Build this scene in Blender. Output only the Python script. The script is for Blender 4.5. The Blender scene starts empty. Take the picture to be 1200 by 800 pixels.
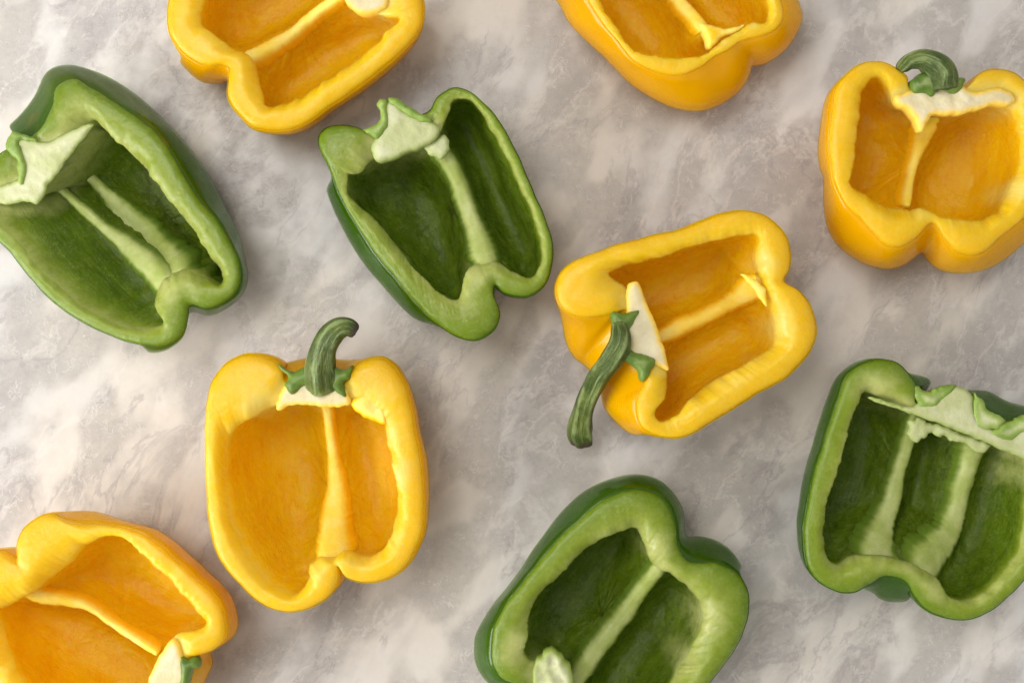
import bpy, math, random
import numpy as np
from mathutils import Vector, noise
from mathutils.geometry import delaunay_2d_cdt
from mathutils.bvhtree import BVHTree

random.seed(7)
S = 0.0003          # metres per unit; one unit = one photograph pixel on the table
D = 1500.0          # camera height in those units

scene = bpy.context.scene
col = scene.collection

# ------------------------------------------------------------------ camera
cam_d = bpy.data.cameras.new('camera')
cam_d.sensor_width = 36.0
cam_d.lens = 36.0 * D / 1200.0
cam_d.clip_start = 0.01
cam_d.clip_end = 20.0
cam = bpy.data.objects.new('camera', cam_d)
cam.location = (0, 0, D * S)
col.objects.link(cam)
scene.camera = cam

# ------------------------------------------------------------------ light
world = bpy.data.worlds.new('World')
scene.world = world
world.use_nodes = True
wbg = world.node_tree.nodes['Background']
wbg.inputs['Color'].default_value = (1.0, 0.975, 0.935, 1)
wbg.inputs['Strength'].default_value = 0.50

def area(name, loc, target, sx, sy, power, color):
    ld = bpy.data.lights.new(name, 'AREA')
    ld.shape = 'RECTANGLE'
    ld.size, ld.size_y = sx, sy
    ld.energy = power
    ld.color = color
    o = bpy.data.objects.new(name, ld)
    o.location = loc
    d = Vector(target) - Vector(loc)
    o.rotation_euler = d.to_track_quat('-Z', 'Y').to_euler()
    col.objects.link(o)
    return o

area('window_light', (-0.78, -0.30, 0.38), (0.0, 0.0, 0.0), 0.62, 0.50, 8.4, (1.0, 0.99, 0.98))

area('overhead_fill', (-0.30, 0.24, 0.95), (0.0, 0.02, 0.0), 0.46, 0.38, 4.8, (1.0, 0.98, 0.94))  # added overhead fill for glossy highlights and brighter pepper hollows, no known fixture

scene.view_settings.view_transform = 'Standard'
scene.view_settings.look = 'None'
scene.view_settings.exposure = 0.12
scene.view_settings.gamma = 1.0
scene.cycles.transparent_max_bounces = 6
scene.cycles.max_bounces = 8
scene.cycles.diffuse_bounces = 5
scene.cycles.glossy_bounces = 2
scene.cycles.use_adaptive_sampling = True
scene.cycles.adaptive_threshold = 0.03

# ------------------------------------------------------------------ materials
def new_mat(name):
    m = bpy.data.materials.new(name)
    m.use_nodes = True
    nt = m.node_tree
    nt.nodes.clear()
    return m, nt

class NT:
    def __init__(self, nt):
        self.nt = nt
    def n(self, kind, **kw):
        nd = self.nt.nodes.new(kind)
        for k, v in kw.items():
            setattr(nd, k, v)
        return nd
    def link(self, a, b):
        self.nt.links.new(a, b)
    def put(self, sock, v):
        if isinstance(v, bpy.types.NodeSocket):
            self.link(v, sock)
        elif isinstance(v, (tuple, list)) and len(v) == 3 and sock.type == 'RGBA':
            sock.default_value = (*v, 1)
        else:
            sock.default_value = v
    def mix(self, f, a, b, blend='MIX'):
        m = self.n('ShaderNodeMix', data_type='RGBA', blend_type=blend)
        self.put(m.inputs[0], f); self.put(m.inputs[6], a); self.put(m.inputs[7], b)
        return m.outputs[2]
    def math(self, op, a, b=0.0, c=None, clamp=False):
        m = self.n('ShaderNodeMath', operation=op, use_clamp=clamp)
        self.put(m.inputs[0], a); self.put(m.inputs[1], b)
        if c is not None: self.put(m.inputs[2], c)
        return m.outputs[0]
    def ramp(self, f, lo, hi, a=0.0, b=1.0):
        m = self.n('ShaderNodeMapRange', interpolation_type='SMOOTHSTEP')
        self.put(m.inputs[0], f)
        for i, v in enumerate((lo, hi, a, b)): self.put(m.inputs[i + 1], v)
        return m.outputs[0]
    def noise(self, vec, scale, detail=3.0, rough=0.5, dist=0.0):
        m = self.n('ShaderNodeTexNoise')
        self.put(m.inputs['Vector'], vec)
        m.inputs['Scale'].default_value = scale
        m.inputs['Detail'].default_value = detail
        m.inputs['Roughness'].default_value = rough
        m.inputs['Distortion'].default_value = dist
        return m.outputs['Fac'], m.outputs['Color']
    def attr(self, name):
        return self.n('ShaderNodeAttribute', attribute_name=name).outputs['Fac']
    def mapping(self, vec, scale=(1, 1, 1), rot=(0, 0, 0)):
        m = self.n('ShaderNodeMapping')
        self.put(m.inputs['Vector'], vec)
        m.inputs['Scale'].default_value = scale
        m.inputs['Rotation'].default_value = rot
        return m.outputs[0]
    def bump(self, h, strength, dist, normal=None):
        m = self.n('ShaderNodeBump')
        m.inputs['Strength'].default_value = strength
        m.inputs['Distance'].default_value = dist
        self.put(m.inputs['Height'], h)
        if normal is not None: self.link(normal, m.inputs['Normal'])
        return m.outputs[0]

def vadd(N, a, b, k):
    s = N.n('ShaderNodeVectorMath', operation='SCALE')
    N.put(s.inputs[0], b); s.inputs['Scale'].default_value = k
    r = N.n('ShaderNodeVectorMath', operation='ADD')
    N.put(r.inputs[0], a); N.put(r.inputs[1], s.outputs[0])
    return r.outputs[0]

def flesh_mat(name, cav, cav2, rim, rim_edge, pale, radius, transl, under):
    m, nt = new_mat(name); N = NT(nt)
    out = N.n('ShaderNodeOutputMaterial')
    co = N.n('ShaderNodeTexCoord').outputs['Object']
    a_rim, a_pale, a_edge = N.attr('rim'), N.attr('pale'), N.attr('edge')
    n1, _ = N.noise(co, 60, 4)
    n2, _ = N.noise(co, 260, 4, 0.6)
    n3, _ = N.noise(co, 900, 3, 0.6)
    cmb = N.n('ShaderNodeCombineXYZ')
    N.link(N.math('MULTIPLY', N.attr('ax_u'), 0.13), cmb.inputs[0]); N.link(N.attr('ax_v'), cmb.inputs[1])
    sep = N.n('ShaderNodeSeparateXYZ'); N.link(co, sep.inputs[0]); N.link(sep.outputs[2], cmb.inputs[2])
    s1, _ = N.noise(cmb.outputs[0], 230, 3, 0.6, 0.3)
    s2, _ = N.noise(cmb.outputs[0], 900, 3, 0.6, 0.2)
    n4, _ = N.noise(co, 2600, 2, 0.6)
    cavc = N.mix(N.ramp(N.math('ADD', N.math('MULTIPLY', n1, 0.3), N.math('MULTIPLY', s1, 0.7)), 0.34, 0.66), cav, cav2)
    cavc = N.mix(N.ramp(s2, 0.48, 0.72, 0.0, 0.26), cavc, rim)
    cavc = N.mix(N.ramp(s2, 0.50, 0.28, 0.0, 0.35), cavc, N.mix(0.6, cavc, cav, 'MULTIPLY'))
    bl = N.n('ShaderNodeTexVoronoi', feature='F1'); N.put(bl.inputs['Vector'], vadd(N, co, N.noise(co, 400, 2)[1], 0.0012)); bl.inputs['Scale'].default_value = 1050
    blf = N.math('MULTIPLY', N.ramp(bl.outputs['Distance'], 0.42, 0.10), N.ramp(n2, 0.40, 0.62))
    cavc = N.mix(N.math('MULTIPLY', blf, 0.22), cavc, pale)
    c_rim = N.mix(N.math('MULTIPLY', a_edge, a_edge), rim, rim_edge)
    c_rim = N.mix(N.ramp(n2, 0.35, 0.8, 0.0, 0.10), c_rim, pale)
    c_rim = N.mix(N.attr('hull'), c_rim, under)
    c = N.mix(a_rim, cavc, c_rim)
    pf = N.math('ADD', a_pale, N.math('MULTIPLY', N.math('SUBTRACT', n2, 0.5), 0.5))
    pf = N.math('ADD', pf, N.math('MULTIPLY', N.math('SUBTRACT', n3, 0.5), 0.12))
    pf = N.math('MULTIPLY', N.ramp(pf, 0.12, 0.95), N.ramp(a_pale, 0.0, 0.15))
    c = N.mix(pf, c, pale)
    c = N.mix(N.ramp(n3, 0.35, 0.7, 0.0, 0.28), c, N.mix(0.6, c, c, 'MULTIPLY'))
    c = N.mix(N.math('MULTIPLY', N.ramp(n3, 0.50, 0.30, 0.0, 0.12), N.ramp(n2, 0.4, 0.6)), c, pale)
    p = N.n('ShaderNodeBsdfPrincipled')
    N.put(p.inputs['Base Color'], c)
    p.inputs['Roughness'].default_value = 0.33
    p.inputs['IOR'].default_value = 1.4
    N.put(p.inputs['Specular IOR Level'], N.math('ADD', 0.36, N.math('MULTIPLY', a_rim, 0.0)))
    p.inputs['Subsurface Weight'].default_value = 0.5
    p.inputs['Subsurface Radius'].default_value = radius
    p.inputs['Subsurface Scale'].default_value = 1.0
    # wet, blistered inner wall; finely grained cut face
    vor = N.n('ShaderNodeTexVoronoi', feature='SMOOTH_F1')
    _, nc = N.noise(co, 150, 2)
    N.put(vor.inputs['Vector'], vadd(N, co, nc, 0.004))
    vor.inputs['Scale'].default_value = 480
    hv = N.math('MULTIPLY', vor.outputs['Distance'], N.math('SUBTRACT', 1.0, a_rim))
    hv = N.math('ADD', N.math('MULTIPLY', hv, 0.5), N.math('MULTIPLY', N.math('SUBTRACT', 1.0, a_rim), N.math('ADD', N.math('MULTIPLY', s1, 0.5), N.math('ADD', N.math('MULTIPLY', s2, 0.75), N.math('ADD', N.math('MULTIPLY', n4, 0.55), N.math('MULTIPLY', blf, 0.5))))))
    h = N.math('ADD', N.math('MULTIPLY', hv, 1.0), N.math('MULTIPLY', n2, N.mix(a_rim, (0.5, 0.5, 0.5), (0.4, 0.4, 0.4))))
    h = N.math('ADD', h, N.math('MULTIPLY', n3, 0.22))
    b = N.bump(h, 0.42, 0.0010)
    N.link(b, p.inputs['Normal'])
    N.put(p.inputs['Coat Weight'], N.math('ADD', 0.22, N.math('MULTIPLY', a_rim, 0.38)))
    p.inputs['Coat Roughness'].default_value = 0.11
    N.link(N.bump(N.math('ADD', n3, N.math('MULTIPLY', n2, 1.2)), 0.55, 0.0009), p.inputs['Coat Normal'])
    rr = N.ramp(n2, 0.3, 0.7, 0.20, 0.42)
    N.link(rr, p.inputs['Roughness'])
    t = N.n('ShaderNodeBsdfTranslucent')
    g = N.n('ShaderNodeGamma'); N.link(c, g.inputs[0]); g.inputs[1].default_value = 0.5
    N.link(g.outputs[0], t.inputs['Color'])
    ms = N.n('ShaderNodeMixShader')
    ms.inputs[0].default_value = transl
    N.link(p.outputs[0], ms.inputs[1]); N.link(t.outputs[0], ms.inputs[2])
    N.link(ms.outputs[0], out.inputs['Surface'])
    return m

def skin_mat(name, c0, c1, c2, clear, film):
    m, nt = new_mat(name); N = NT(nt)
    out = N.n('ShaderNodeOutputMaterial')
    co = N.n('ShaderNodeTexCoord').outputs['Object']
    n1, _ = N.noise(co, 28, 3)
    n2, _ = N.noise(co, 75, 4, 0.6)
    n3, _ = N.noise(co, 1500, 2)
    c = N.mix(N.ramp(n1, 0.35, 0.7), c0, c1)
    c = N.mix(N.ramp(n2, 0.56, 0.74, 0.0, 0.7), c, c2)
    p = N.n('ShaderNodeBsdfPrincipled')
    N.put(p.inputs['Base Color'], c)
    p.inputs['Roughness'].default_value = 0.2
    p.inputs['Specular IOR Level'].default_value = 0.5
    p.inputs['Coat Weight'].default_value = 0.5
    p.inputs['Coat Roughness'].default_value = 0.05
    N.link(N.ramp(n2, 0.2, 0.8, 0.10, 0.24), p.inputs['Roughness'])
    h = N.math('ADD', N.math('MULTIPLY', n1, 1.0), N.math('MULTIPLY', n3, 0.06))
    N.link(N.bump(h, 0.5, 0.0012), p.inputs['Normal'])
    tr = N.n('ShaderNodeBsdfTransparent')
    tr.inputs['Color'].default_value = (*film, 1)
    ms = N.n('ShaderNodeMixShader')
    ms.inputs[0].default_value = clear
    N.link(p.outputs[0], ms.inputs[1]); N.link(tr.outputs[0], ms.inputs[2])
    N.link(ms.outputs[0], out.inputs['Surface'])
    return m

def simple_sss(name, ca, cb, cc, radius, rough=0.45, scale=220, bump=0.0009, stripes=False):
    """pale core, ribs, calyx and stem: colours mixed by noise and by the attribute 'tint'"""
    m, nt = new_mat(name); N = NT(nt)
    out = N.n('ShaderNodeOutputMaterial')
    co = N.n('ShaderNodeTexCoord').outputs['Object']
    n1, _ = N.noise(co, scale * 0.45, 4, 0.6)
    n2, _ = N.noise(co, scale * 3, 4, 0.6)
    tint = N.attr('tint')
    c = N.mix(N.ramp(n1, 0.36, 0.66), ca, cb)
    tf = N.math('ADD', tint, N.math('MULTIPLY', N.math('SUBTRACT', n1, 0.5), 0.7))
    c = N.mix(N.math('MULTIPLY', N.ramp(tf, 0.2, 0.8), N.ramp(tint, 0.0, 0.12)), c, cc)
    h = N.math('ADD', N.math('MULTIPLY', n1, 0.7), N.math('MULTIPLY', n2, 0.6))
    if stripes:
        st = N.attr('stripe')
        cs = N.n('ShaderNodeCombineXYZ')
        N.link(N.attr('sx'), cs.inputs[0]); N.link(N.attr('sy'), cs.inputs[1]); N.link(N.attr('sl'), cs.inputs[2])
        g1, _ = N.noise(cs.outputs[0], 3.2, 4, 0.65)
        g2, _ = N.noise(cs.outputs[0], 11.0, 3, 0.6)
        h = N.math('ADD', h, N.math('ADD', N.math('MULTIPLY', g1, 1.6), N.math('MULTIPLY', g2, 0.8)))
        c = N.mix(N.ramp(g1, 0.52, 0.72, 0.0, 0.7), c, (0.30, 0.38, 0.15))
        c = N.mix(N.ramp(g2, 0.52, 0.75, 0.0, 0.6), c, (0.030, 0.045, 0.012))
        c = N.mix(N.ramp(N.math('ADD', st, N.math('MULTIPLY', N.math('SUBTRACT', n1, 0.5), 1.8)), 0.55, 1.25, 0.0, 0.6), c, (0.33, 0.42, 0.17))
        tip = N.attr('tip')
        c = N.mix(tip, c, N.mix(n1, (0.015, 0.012, 0.008), (0.13, 0.10, 0.06)))
    c = N.mix(N.ramp(n2, 0.35, 0.8, 0.0, 0.22), c, N.mix(0.55, c, (1, 1, 1), 'MULTIPLY'))
    c = N.mix(N.ramp(n2, 0.55, 0.85, 0.0, 0.12), c, N.mix(1.0, c, (0.55, 0.5, 0.42), 'MULTIPLY'))
    p = N.n('ShaderNodeBsdfPrincipled')
    N.put(p.inputs['Base Color'], c)
    p.inputs['Roughness'].default_value = rough
    p.inputs['Specular IOR Level'].default_value = 0.4
    p.inputs['Subsurface Weight'].default_value = 0.4
    p.inputs['Subsurface Radius'].default_value = radius
    p.inputs['Subsurface Scale'].default_value = 1.0
    N.link(N.bump(h, 0.75 if stripes else 0.4, bump), p.inputs['Normal'])
    N.link(p.outputs[0], out.inputs['Surface'])
    return m

M = {}
M['y_flesh'] = flesh_mat('yellow_flesh', (0.90, 0.50, 0.002), (0.93, 0.60, 0.003), (0.92, 0.64, 0.008),
                         (0.92, 0.56, 0.002), (0.88, 0.74, 0.17), (0.0060, 0.0040, 0.0005), 0.33, (0.93, 0.60, 0.003))
M['g_flesh'] = flesh_mat('green_flesh', (0.090, 0.150, 0.006), (0.150, 0.235, 0.010), (0.31, 0.385, 0.025),
                         (0.155, 0.26, 0.003), (0.60, 0.62, 0.22), (0.0040, 0.0055, 0.0006), 0.33, (0.13, 0.26, 0.008))
M['y_skin'] = skin_mat('yellow_skin', (0.90, 0.57, 0.002), (0.92, 0.63, 0.003), (0.90, 0.50, 0.002), 0.66, (1.0, 0.84, 0.03))
M['g_skin'] = skin_mat('green_skin', (0.038, 0.082, 0.003), (0.062, 0.125, 0.004), (0.026, 0.058, 0.002), 0.55, (0.50, 0.80, 0.10))
M['g_skin_ripe'] = skin_mat('green_skin_turning', (0.034, 0.090, 0.004), (0.10, 0.115, 0.005), (0.24, 0.13, 0.006), 0.50, (0.50, 0.80, 0.10))
M['y_rib'] = simple_sss('yellow_rib', (0.90, 0.65, 0.06), (0.88, 0.71, 0.17), (0.92, 0.54, 0.004), (0.004, 0.003, 0.001))
M['g_rib'] = simple_sss('green_rib', (0.33, 0.39, 0.09), (0.46, 0.50, 0.19), (0.14, 0.22, 0.02), (0.003, 0.004, 0.001))
M['core_y'] = simple_sss('pale_core', (0.66, 0.56, 0.31), (0.74, 0.66, 0.44), (0.88, 0.60, 0.08), (0.003, 0.002, 0.001))
M['core_g'] = simple_sss('green_core', (0.43, 0.46, 0.21), (0.56, 0.57, 0.35), (0.27, 0.35, 0.06), (0.002, 0.002, 0.001))
M['calyx'] = simple_sss('calyx_green', (0.085, 0.155, 0.018), (0.16, 0.25, 0.035), (0.48, 0.52, 0.22), (0.0015, 0.002, 0.0006), 0.38)
M['calyx_pale'] = simple_sss('calyx_light_green', (0.17, 0.27, 0.035), (0.27, 0.37, 0.07), (0.56, 0.58, 0.33), (0.0015, 0.002, 0.0006), 0.38)
M['stem'] = simple_sss('stem_green', (0.050, 0.085, 0.010), (0.115, 0.155, 0.022), (0.24, 0.30, 0.07), (0.001, 0.0015, 0.0005), 0.42, 260, 0.0008, True)

def marble():
    m, nt = new_mat('marble'); N = NT(nt)
    out = N.n('ShaderNodeOutputMaterial')
    co = N.n('ShaderNodeTexCoord').outputs['Object']
    rot = N.mapping(N.mapping(co, (1, 1, 1), (0, 0, math.radians(-56))), (1.0, 1.75, 1.0))
    _, w1 = N.noise(rot, 22, 3)
    _, w2 = N.noise(rot, 90, 4, 0.6)
    wv = vadd(N, vadd(N, rot, w1, 0.010), w2, 0.0045)
    big, _ = N.noise(wv, 9.0, 3, 0.5)
    cl, _ = N.noise(wv, 24, 4, 0.5)
    nb, _ = N.noise(wv, 40, 1.5, 0.4)
    # cloudy calcite pebbles with fairly crisp borders, and the grey matrix between them
    blob = N.math('MULTIPLY', N.ramp(nb, 0.40, 0.58), N.ramp(cl, 0.66, 0.48))
    md, _ = N.noise(co, 140, 6, 0.62)
    base = N.mix(N.ramp(big, 0.36, 0.64), (0.565, 0.515, 0.445), (0.525, 0.50, 0.47))
    base = N.mix(N.ramp(md, 0.36, 0.66, 0.0, 0.42), base, (0.44, 0.405, 0.37))
    light = N.mix(N.ramp(big, 0.4, 0.6), (0.735, 0.675, 0.59), (0.70, 0.68, 0.65))
    light = N.mix(N.ramp(md, 0.45, 0.75, 0.0, 0.3), light, (0.60, 0.56, 0.51))
    c = N.mix(blob, base, light)
    dark = N.math('MULTIPLY', N.ramp(N.math('ADD', N.math('MULTIPLY', cl, 0.75), N.math('MULTIPLY', md, 0.25)), 0.46, 0.66), N.ramp(big, 0.38, 0.60, 0.25, 1.0))
    c = N.mix(N.math('MULTIPLY', dark, 0.48), c, (0.355, 0.33, 0.325))
    vein, _ = N.noise(wv, 16, 7, 0.62, 0.5)
    vv = N.ramp(N.math('ABSOLUTE', N.math('SUBTRACT', vein, 0.5)), 0.0, 0.022, 1.0, 0.0)
    c = N.mix(N.math('MULTIPLY', N.math('MULTIPLY', vv, N.ramp(cl, 0.40, 0.56)), 0.45), c, (0.34, 0.30, 0.30))
    v2, _ = N.noise(wv, 11, 6, 0.6, 0.4)
    vp = N.ramp(N.math('ABSOLUTE', N.math('SUBTRACT', v2, 0.52)), 0.0, 0.018, 1.0, 0.0)
    c = N.mix(N.math('MULTIPLY', vp, 0.35), c, (0.80, 0.75, 0.68))
    # fine worm-like crystal lines inside the grey zones
    f1, fc = N.noise(co, 150, 3, 0.6)
    sq, _ = N.noise(vadd(N, co, fc, 0.004), 250, 3, 0.55, 0.9)
    line = N.ramp(N.math('ABSOLUTE', N.math('SUBTRACT', sq, 0.5)), 0.0, 0.04, 1.0, 0.0)
    grey = N.math('ADD', N.math('MULTIPLY', N.ramp(blob, 0.7, 0.1), 0.75), 0.05)
    lm = N.math('MULTIPLY', line, N.math('MULTIPLY', grey, N.ramp(f1, 0.42, 0.58)))
    c = N.mix(N.math('MULTIPLY', lm, 0.50), c, (0.78, 0.74, 0.69))
    gr, _ = N.noise(co, 520, 5, 0.7)
    c = N.mix(N.math('MULTIPLY', N.ramp(gr, 0.45, 0.72), N.math('ADD', N.math('MULTIPLY', grey, 0.40), 0.05)), c, (0.38, 0.35, 0.34))
    c = N.mix(1.0, c, (0.86, 0.86, 0.875), 'MULTIPLY')
    p = N.n('ShaderNodeBsdfPrincipled')
    N.put(p.inputs['Base Color'], c)
    N.link(N.ramp(f1, 0.3, 0.7, 0.30, 0.42), p.inputs['Roughness'])
    p.inputs['Specular IOR Level'].default_value = 0.4
    h = N.math('ADD', N.math('MULTIPLY', lm, 0.8), N.math('MULTIPLY', N.math('MULTIPLY', gr, grey), 0.7))
    N.link(N.bump(h, 0.35, 0.0003), p.inputs['Normal'])
    N.link(p.outputs[0], out.inputs['Surface'])
    return m
M['marble'] = marble()

# ------------------------------------------------------------------ mesh helpers
def make_mesh(name, verts, faces, mat, parent, attrs=None):
    v = np.asarray(verts, dtype=float)
    if parent is not None:
        base = np.array([parent.location.x, parent.location.y, 0.0])
    else:
        base = np.zeros(3)
    me = bpy.data.meshes.new(name)
    me.from_pydata((v * S - base).tolist(), [], faces)
    me.validate()
    for k, a in (attrs or {}).items():
        at = me.attributes.new(k, 'FLOAT', 'POINT')
        at.data.foreach_set('value', np.asarray(a, dtype=np.float32))
    me.polygons.foreach_set('use_smooth', [True] * len(me.polygons))
    me.materials.append(mat)
    me.update()
    o = bpy.data.objects.new(name, me)
    col.objects.link(o)
    if parent is not None:
        o.parent = parent
    return o

def W(p, z):
    """photograph position p (N,2) seen at height z -> place in the world (units)"""
    p = np.atleast_2d(np.asarray(p, float)); z = np.broadcast_to(z, (len(p),))
    k = (D - z) / D
    return np.stack([(p[:, 0] - 600) * k, -(p[:, 1] - 400) * k, z], 1)

def catmull(P, n, closed=True):
    P = np.asarray(P, float); m = len(P)
    segs = m if closed else m - 1
    out = []
    for s in range(segs):
        if closed:
            a, b, c, d = P[(s - 1) % m], P[s], P[(s + 1) % m], P[(s + 2) % m]
        else:
            b, c = P[s], P[s + 1]
            a = P[s - 1] if s > 0 else 2 * b - c
            d = P[s + 2] if s + 2 < m else 2 * c - b
        t = np.linspace(0, 1, n, endpoint=False)[:, None]
        out.append(0.5 * ((2 * b) + (c - a) * t + (2 * a - 5 * b + 4 * c - d) * t**2 + (3 * b - a - 3 * c + d) * t**3))
    out = np.concatenate(out)
    if not closed: out = np.concatenate([out, P[-1:]])
    return out

def resample(P, n, cols=(0, 2), closed=True):
    Q = np.concatenate([P, P[:1]]) if closed else P
    d = np.linalg.norm(np.diff(Q[:, cols[0]:cols[1]], axis=0), axis=1) + 1e-6
    s = np.concatenate([[0], np.cumsum(d)])
    t = np.linspace(0, s[-1], n, endpoint=not closed)
    return np.stack([np.interp(t, s, Q[:, k]) for k in range(Q.shape[1])], 1)

def nz(x, y, z, f, seed=0.0):
    return noise.noise(Vector((x * f + seed, y * f - seed * 0.7, z * f + seed * 1.3)))

def nzv(P, f, seed=0.0):
    return np.array([nz(a[0], a[1], a[2], f, seed) for a in P])

def seg_dist(P, line):
    """distance of points P (n,2) to a polyline (m,2+) and interpolated extra columns"""
    best = np.full(len(P), 1e9); ex = np.zeros((len(P), line.shape[1] - 2))
    for i in range(len(line) - 1):
        a, b = line[i, :2], line[i + 1, :2]
        ab = b - a; L = ab @ ab + 1e-9
        t = np.clip(((P - a) @ ab) / L, 0, 1)
        q = a + t[:, None] * ab
        d = np.linalg.norm(P - q, axis=1)
        e = line[i, 2:] + t[:, None] * (line[i + 1, 2:] - line[i, 2:])
        m = d < best
        best[m] = d[m]; ex[m] = e[m]
    return best, ex

def inside(P, poly):
    x, y = P[:, 0], P[:, 1]; c = np.zeros(len(P), bool); n = len(poly); j = n - 1
    for i in range(n):
        xi, yi, xj, yj = *poly[i], *poly[j]
        if yi != yj:
            c ^= ((yi > y) != (yj > y)) & (x < (xj - xi) * (y - yi) / (yj - yi) + xi)
        j = i
    return c

def lump(name, poly, mat, parent, ztop, thick, dome, round_r, step=2.6, jag=1.0, bumps=1.5, bf=0.06,
         tint=None, seed=0.0, smooth=True, under=None):
    """a solid cut piece with a traced outline: domed, bumpy top, thickness below; ztop is a number or f(x,y)"""
    zt = ztop if callable(ztop) else (lambda p: np.full(len(p), float(ztop)))
    pc = np.asarray(poly, float)
    zc = zt(W(pc, 100)[:, :2])
    pw = W(pc, zc)[:, :2]
    b = catmull(pw, 12) if smooth else pw
    n = max(12, int(np.linalg.norm(np.diff(np.concatenate([b, b[:1]]), axis=0), axis=1).sum() / step))
    b = resample(b, n)
    nb = len(b)
    b = b + jag * np.stack([nzv(np.c_[b, np.zeros(nb)], 0.16, seed + 3), nzv(np.c_[b, np.zeros(nb)], 0.16, seed + 9)], 1)
    lo, hi = b.min(0), b.max(0)
    gx, gy = np.meshgrid(np.arange(lo[0], hi[0], step), np.arange(lo[1], hi[1], step))
    g = np.stack([gx.ravel(), gy.ravel()], 1) + np.random.RandomState(3).uniform(-0.25, 0.25, (gx.size, 2)) * step
    g = g[inside(g, b)]
    loop = np.concatenate([b, b[:1]])
    if len(g):
        d, _ = seg_dist(g, loop)
        g = g[d > step * 0.55]
    pts = np.concatenate([b, g]) if len(g) else b
    r = delaunay_2d_cdt([Vector(p) for p in pts], [], [list(range(nb))], 1, 1e-5)
    vv = np.array([[v.x, v.y] for v in r[0]]); tris = [tuple(f) for f in r[2]]
    d, _ = seg_dist(vv, loop)
    k = np.clip(d / round_r, 0, 1)
    prof = np.sqrt(np.clip(1 - (1 - k) ** 2, 0, 1))
    z0 = zt(vv)
    nzz = nzv(np.c_[vv, np.zeros(len(vv))], bf, seed) * bumps + nzv(np.c_[vv, np.zeros(len(vv))], bf * 2.7, seed + 5) * bumps * 0.5
    top = z0 + dome * (prof - 1) + nzz * k
    bot = z0 - dome - thick * (0.45 + 0.55 * prof)
    if under is not None: bot = np.minimum(bot, top - 3)
    m = len(vv)
    V = np.concatenate([np.c_[vv, top], np.c_[vv, bot]])
    # orientation
    a, bb, c = (vv[i] for i in tris[0])
    ccw = np.cross(bb - a, c - a) > 0
    T = [t if ccw else t[::-1] for t in tris]
    F = list(T) + [tuple(i + m for i in t[::-1]) for t in T]
    from collections import Counter
    ed = Counter(); dire = {}
    for t in T:
        for i in range(3):
            e = (t[i], t[(i + 1) % 3]); ky = (min(e), max(e)); ed[ky] += 1; dire[ky] = e
    for ky, cnt in ed.items():
        if cnt == 1:
            i, j = dire[ky]
            F.append((j, i, i + m, j + m))
    tv = np.zeros(m) if tint is None else tint(vv, k)
    return make_mesh(name, V, F, mat, parent, {'tint': np.r_[tv, tv]})

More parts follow.
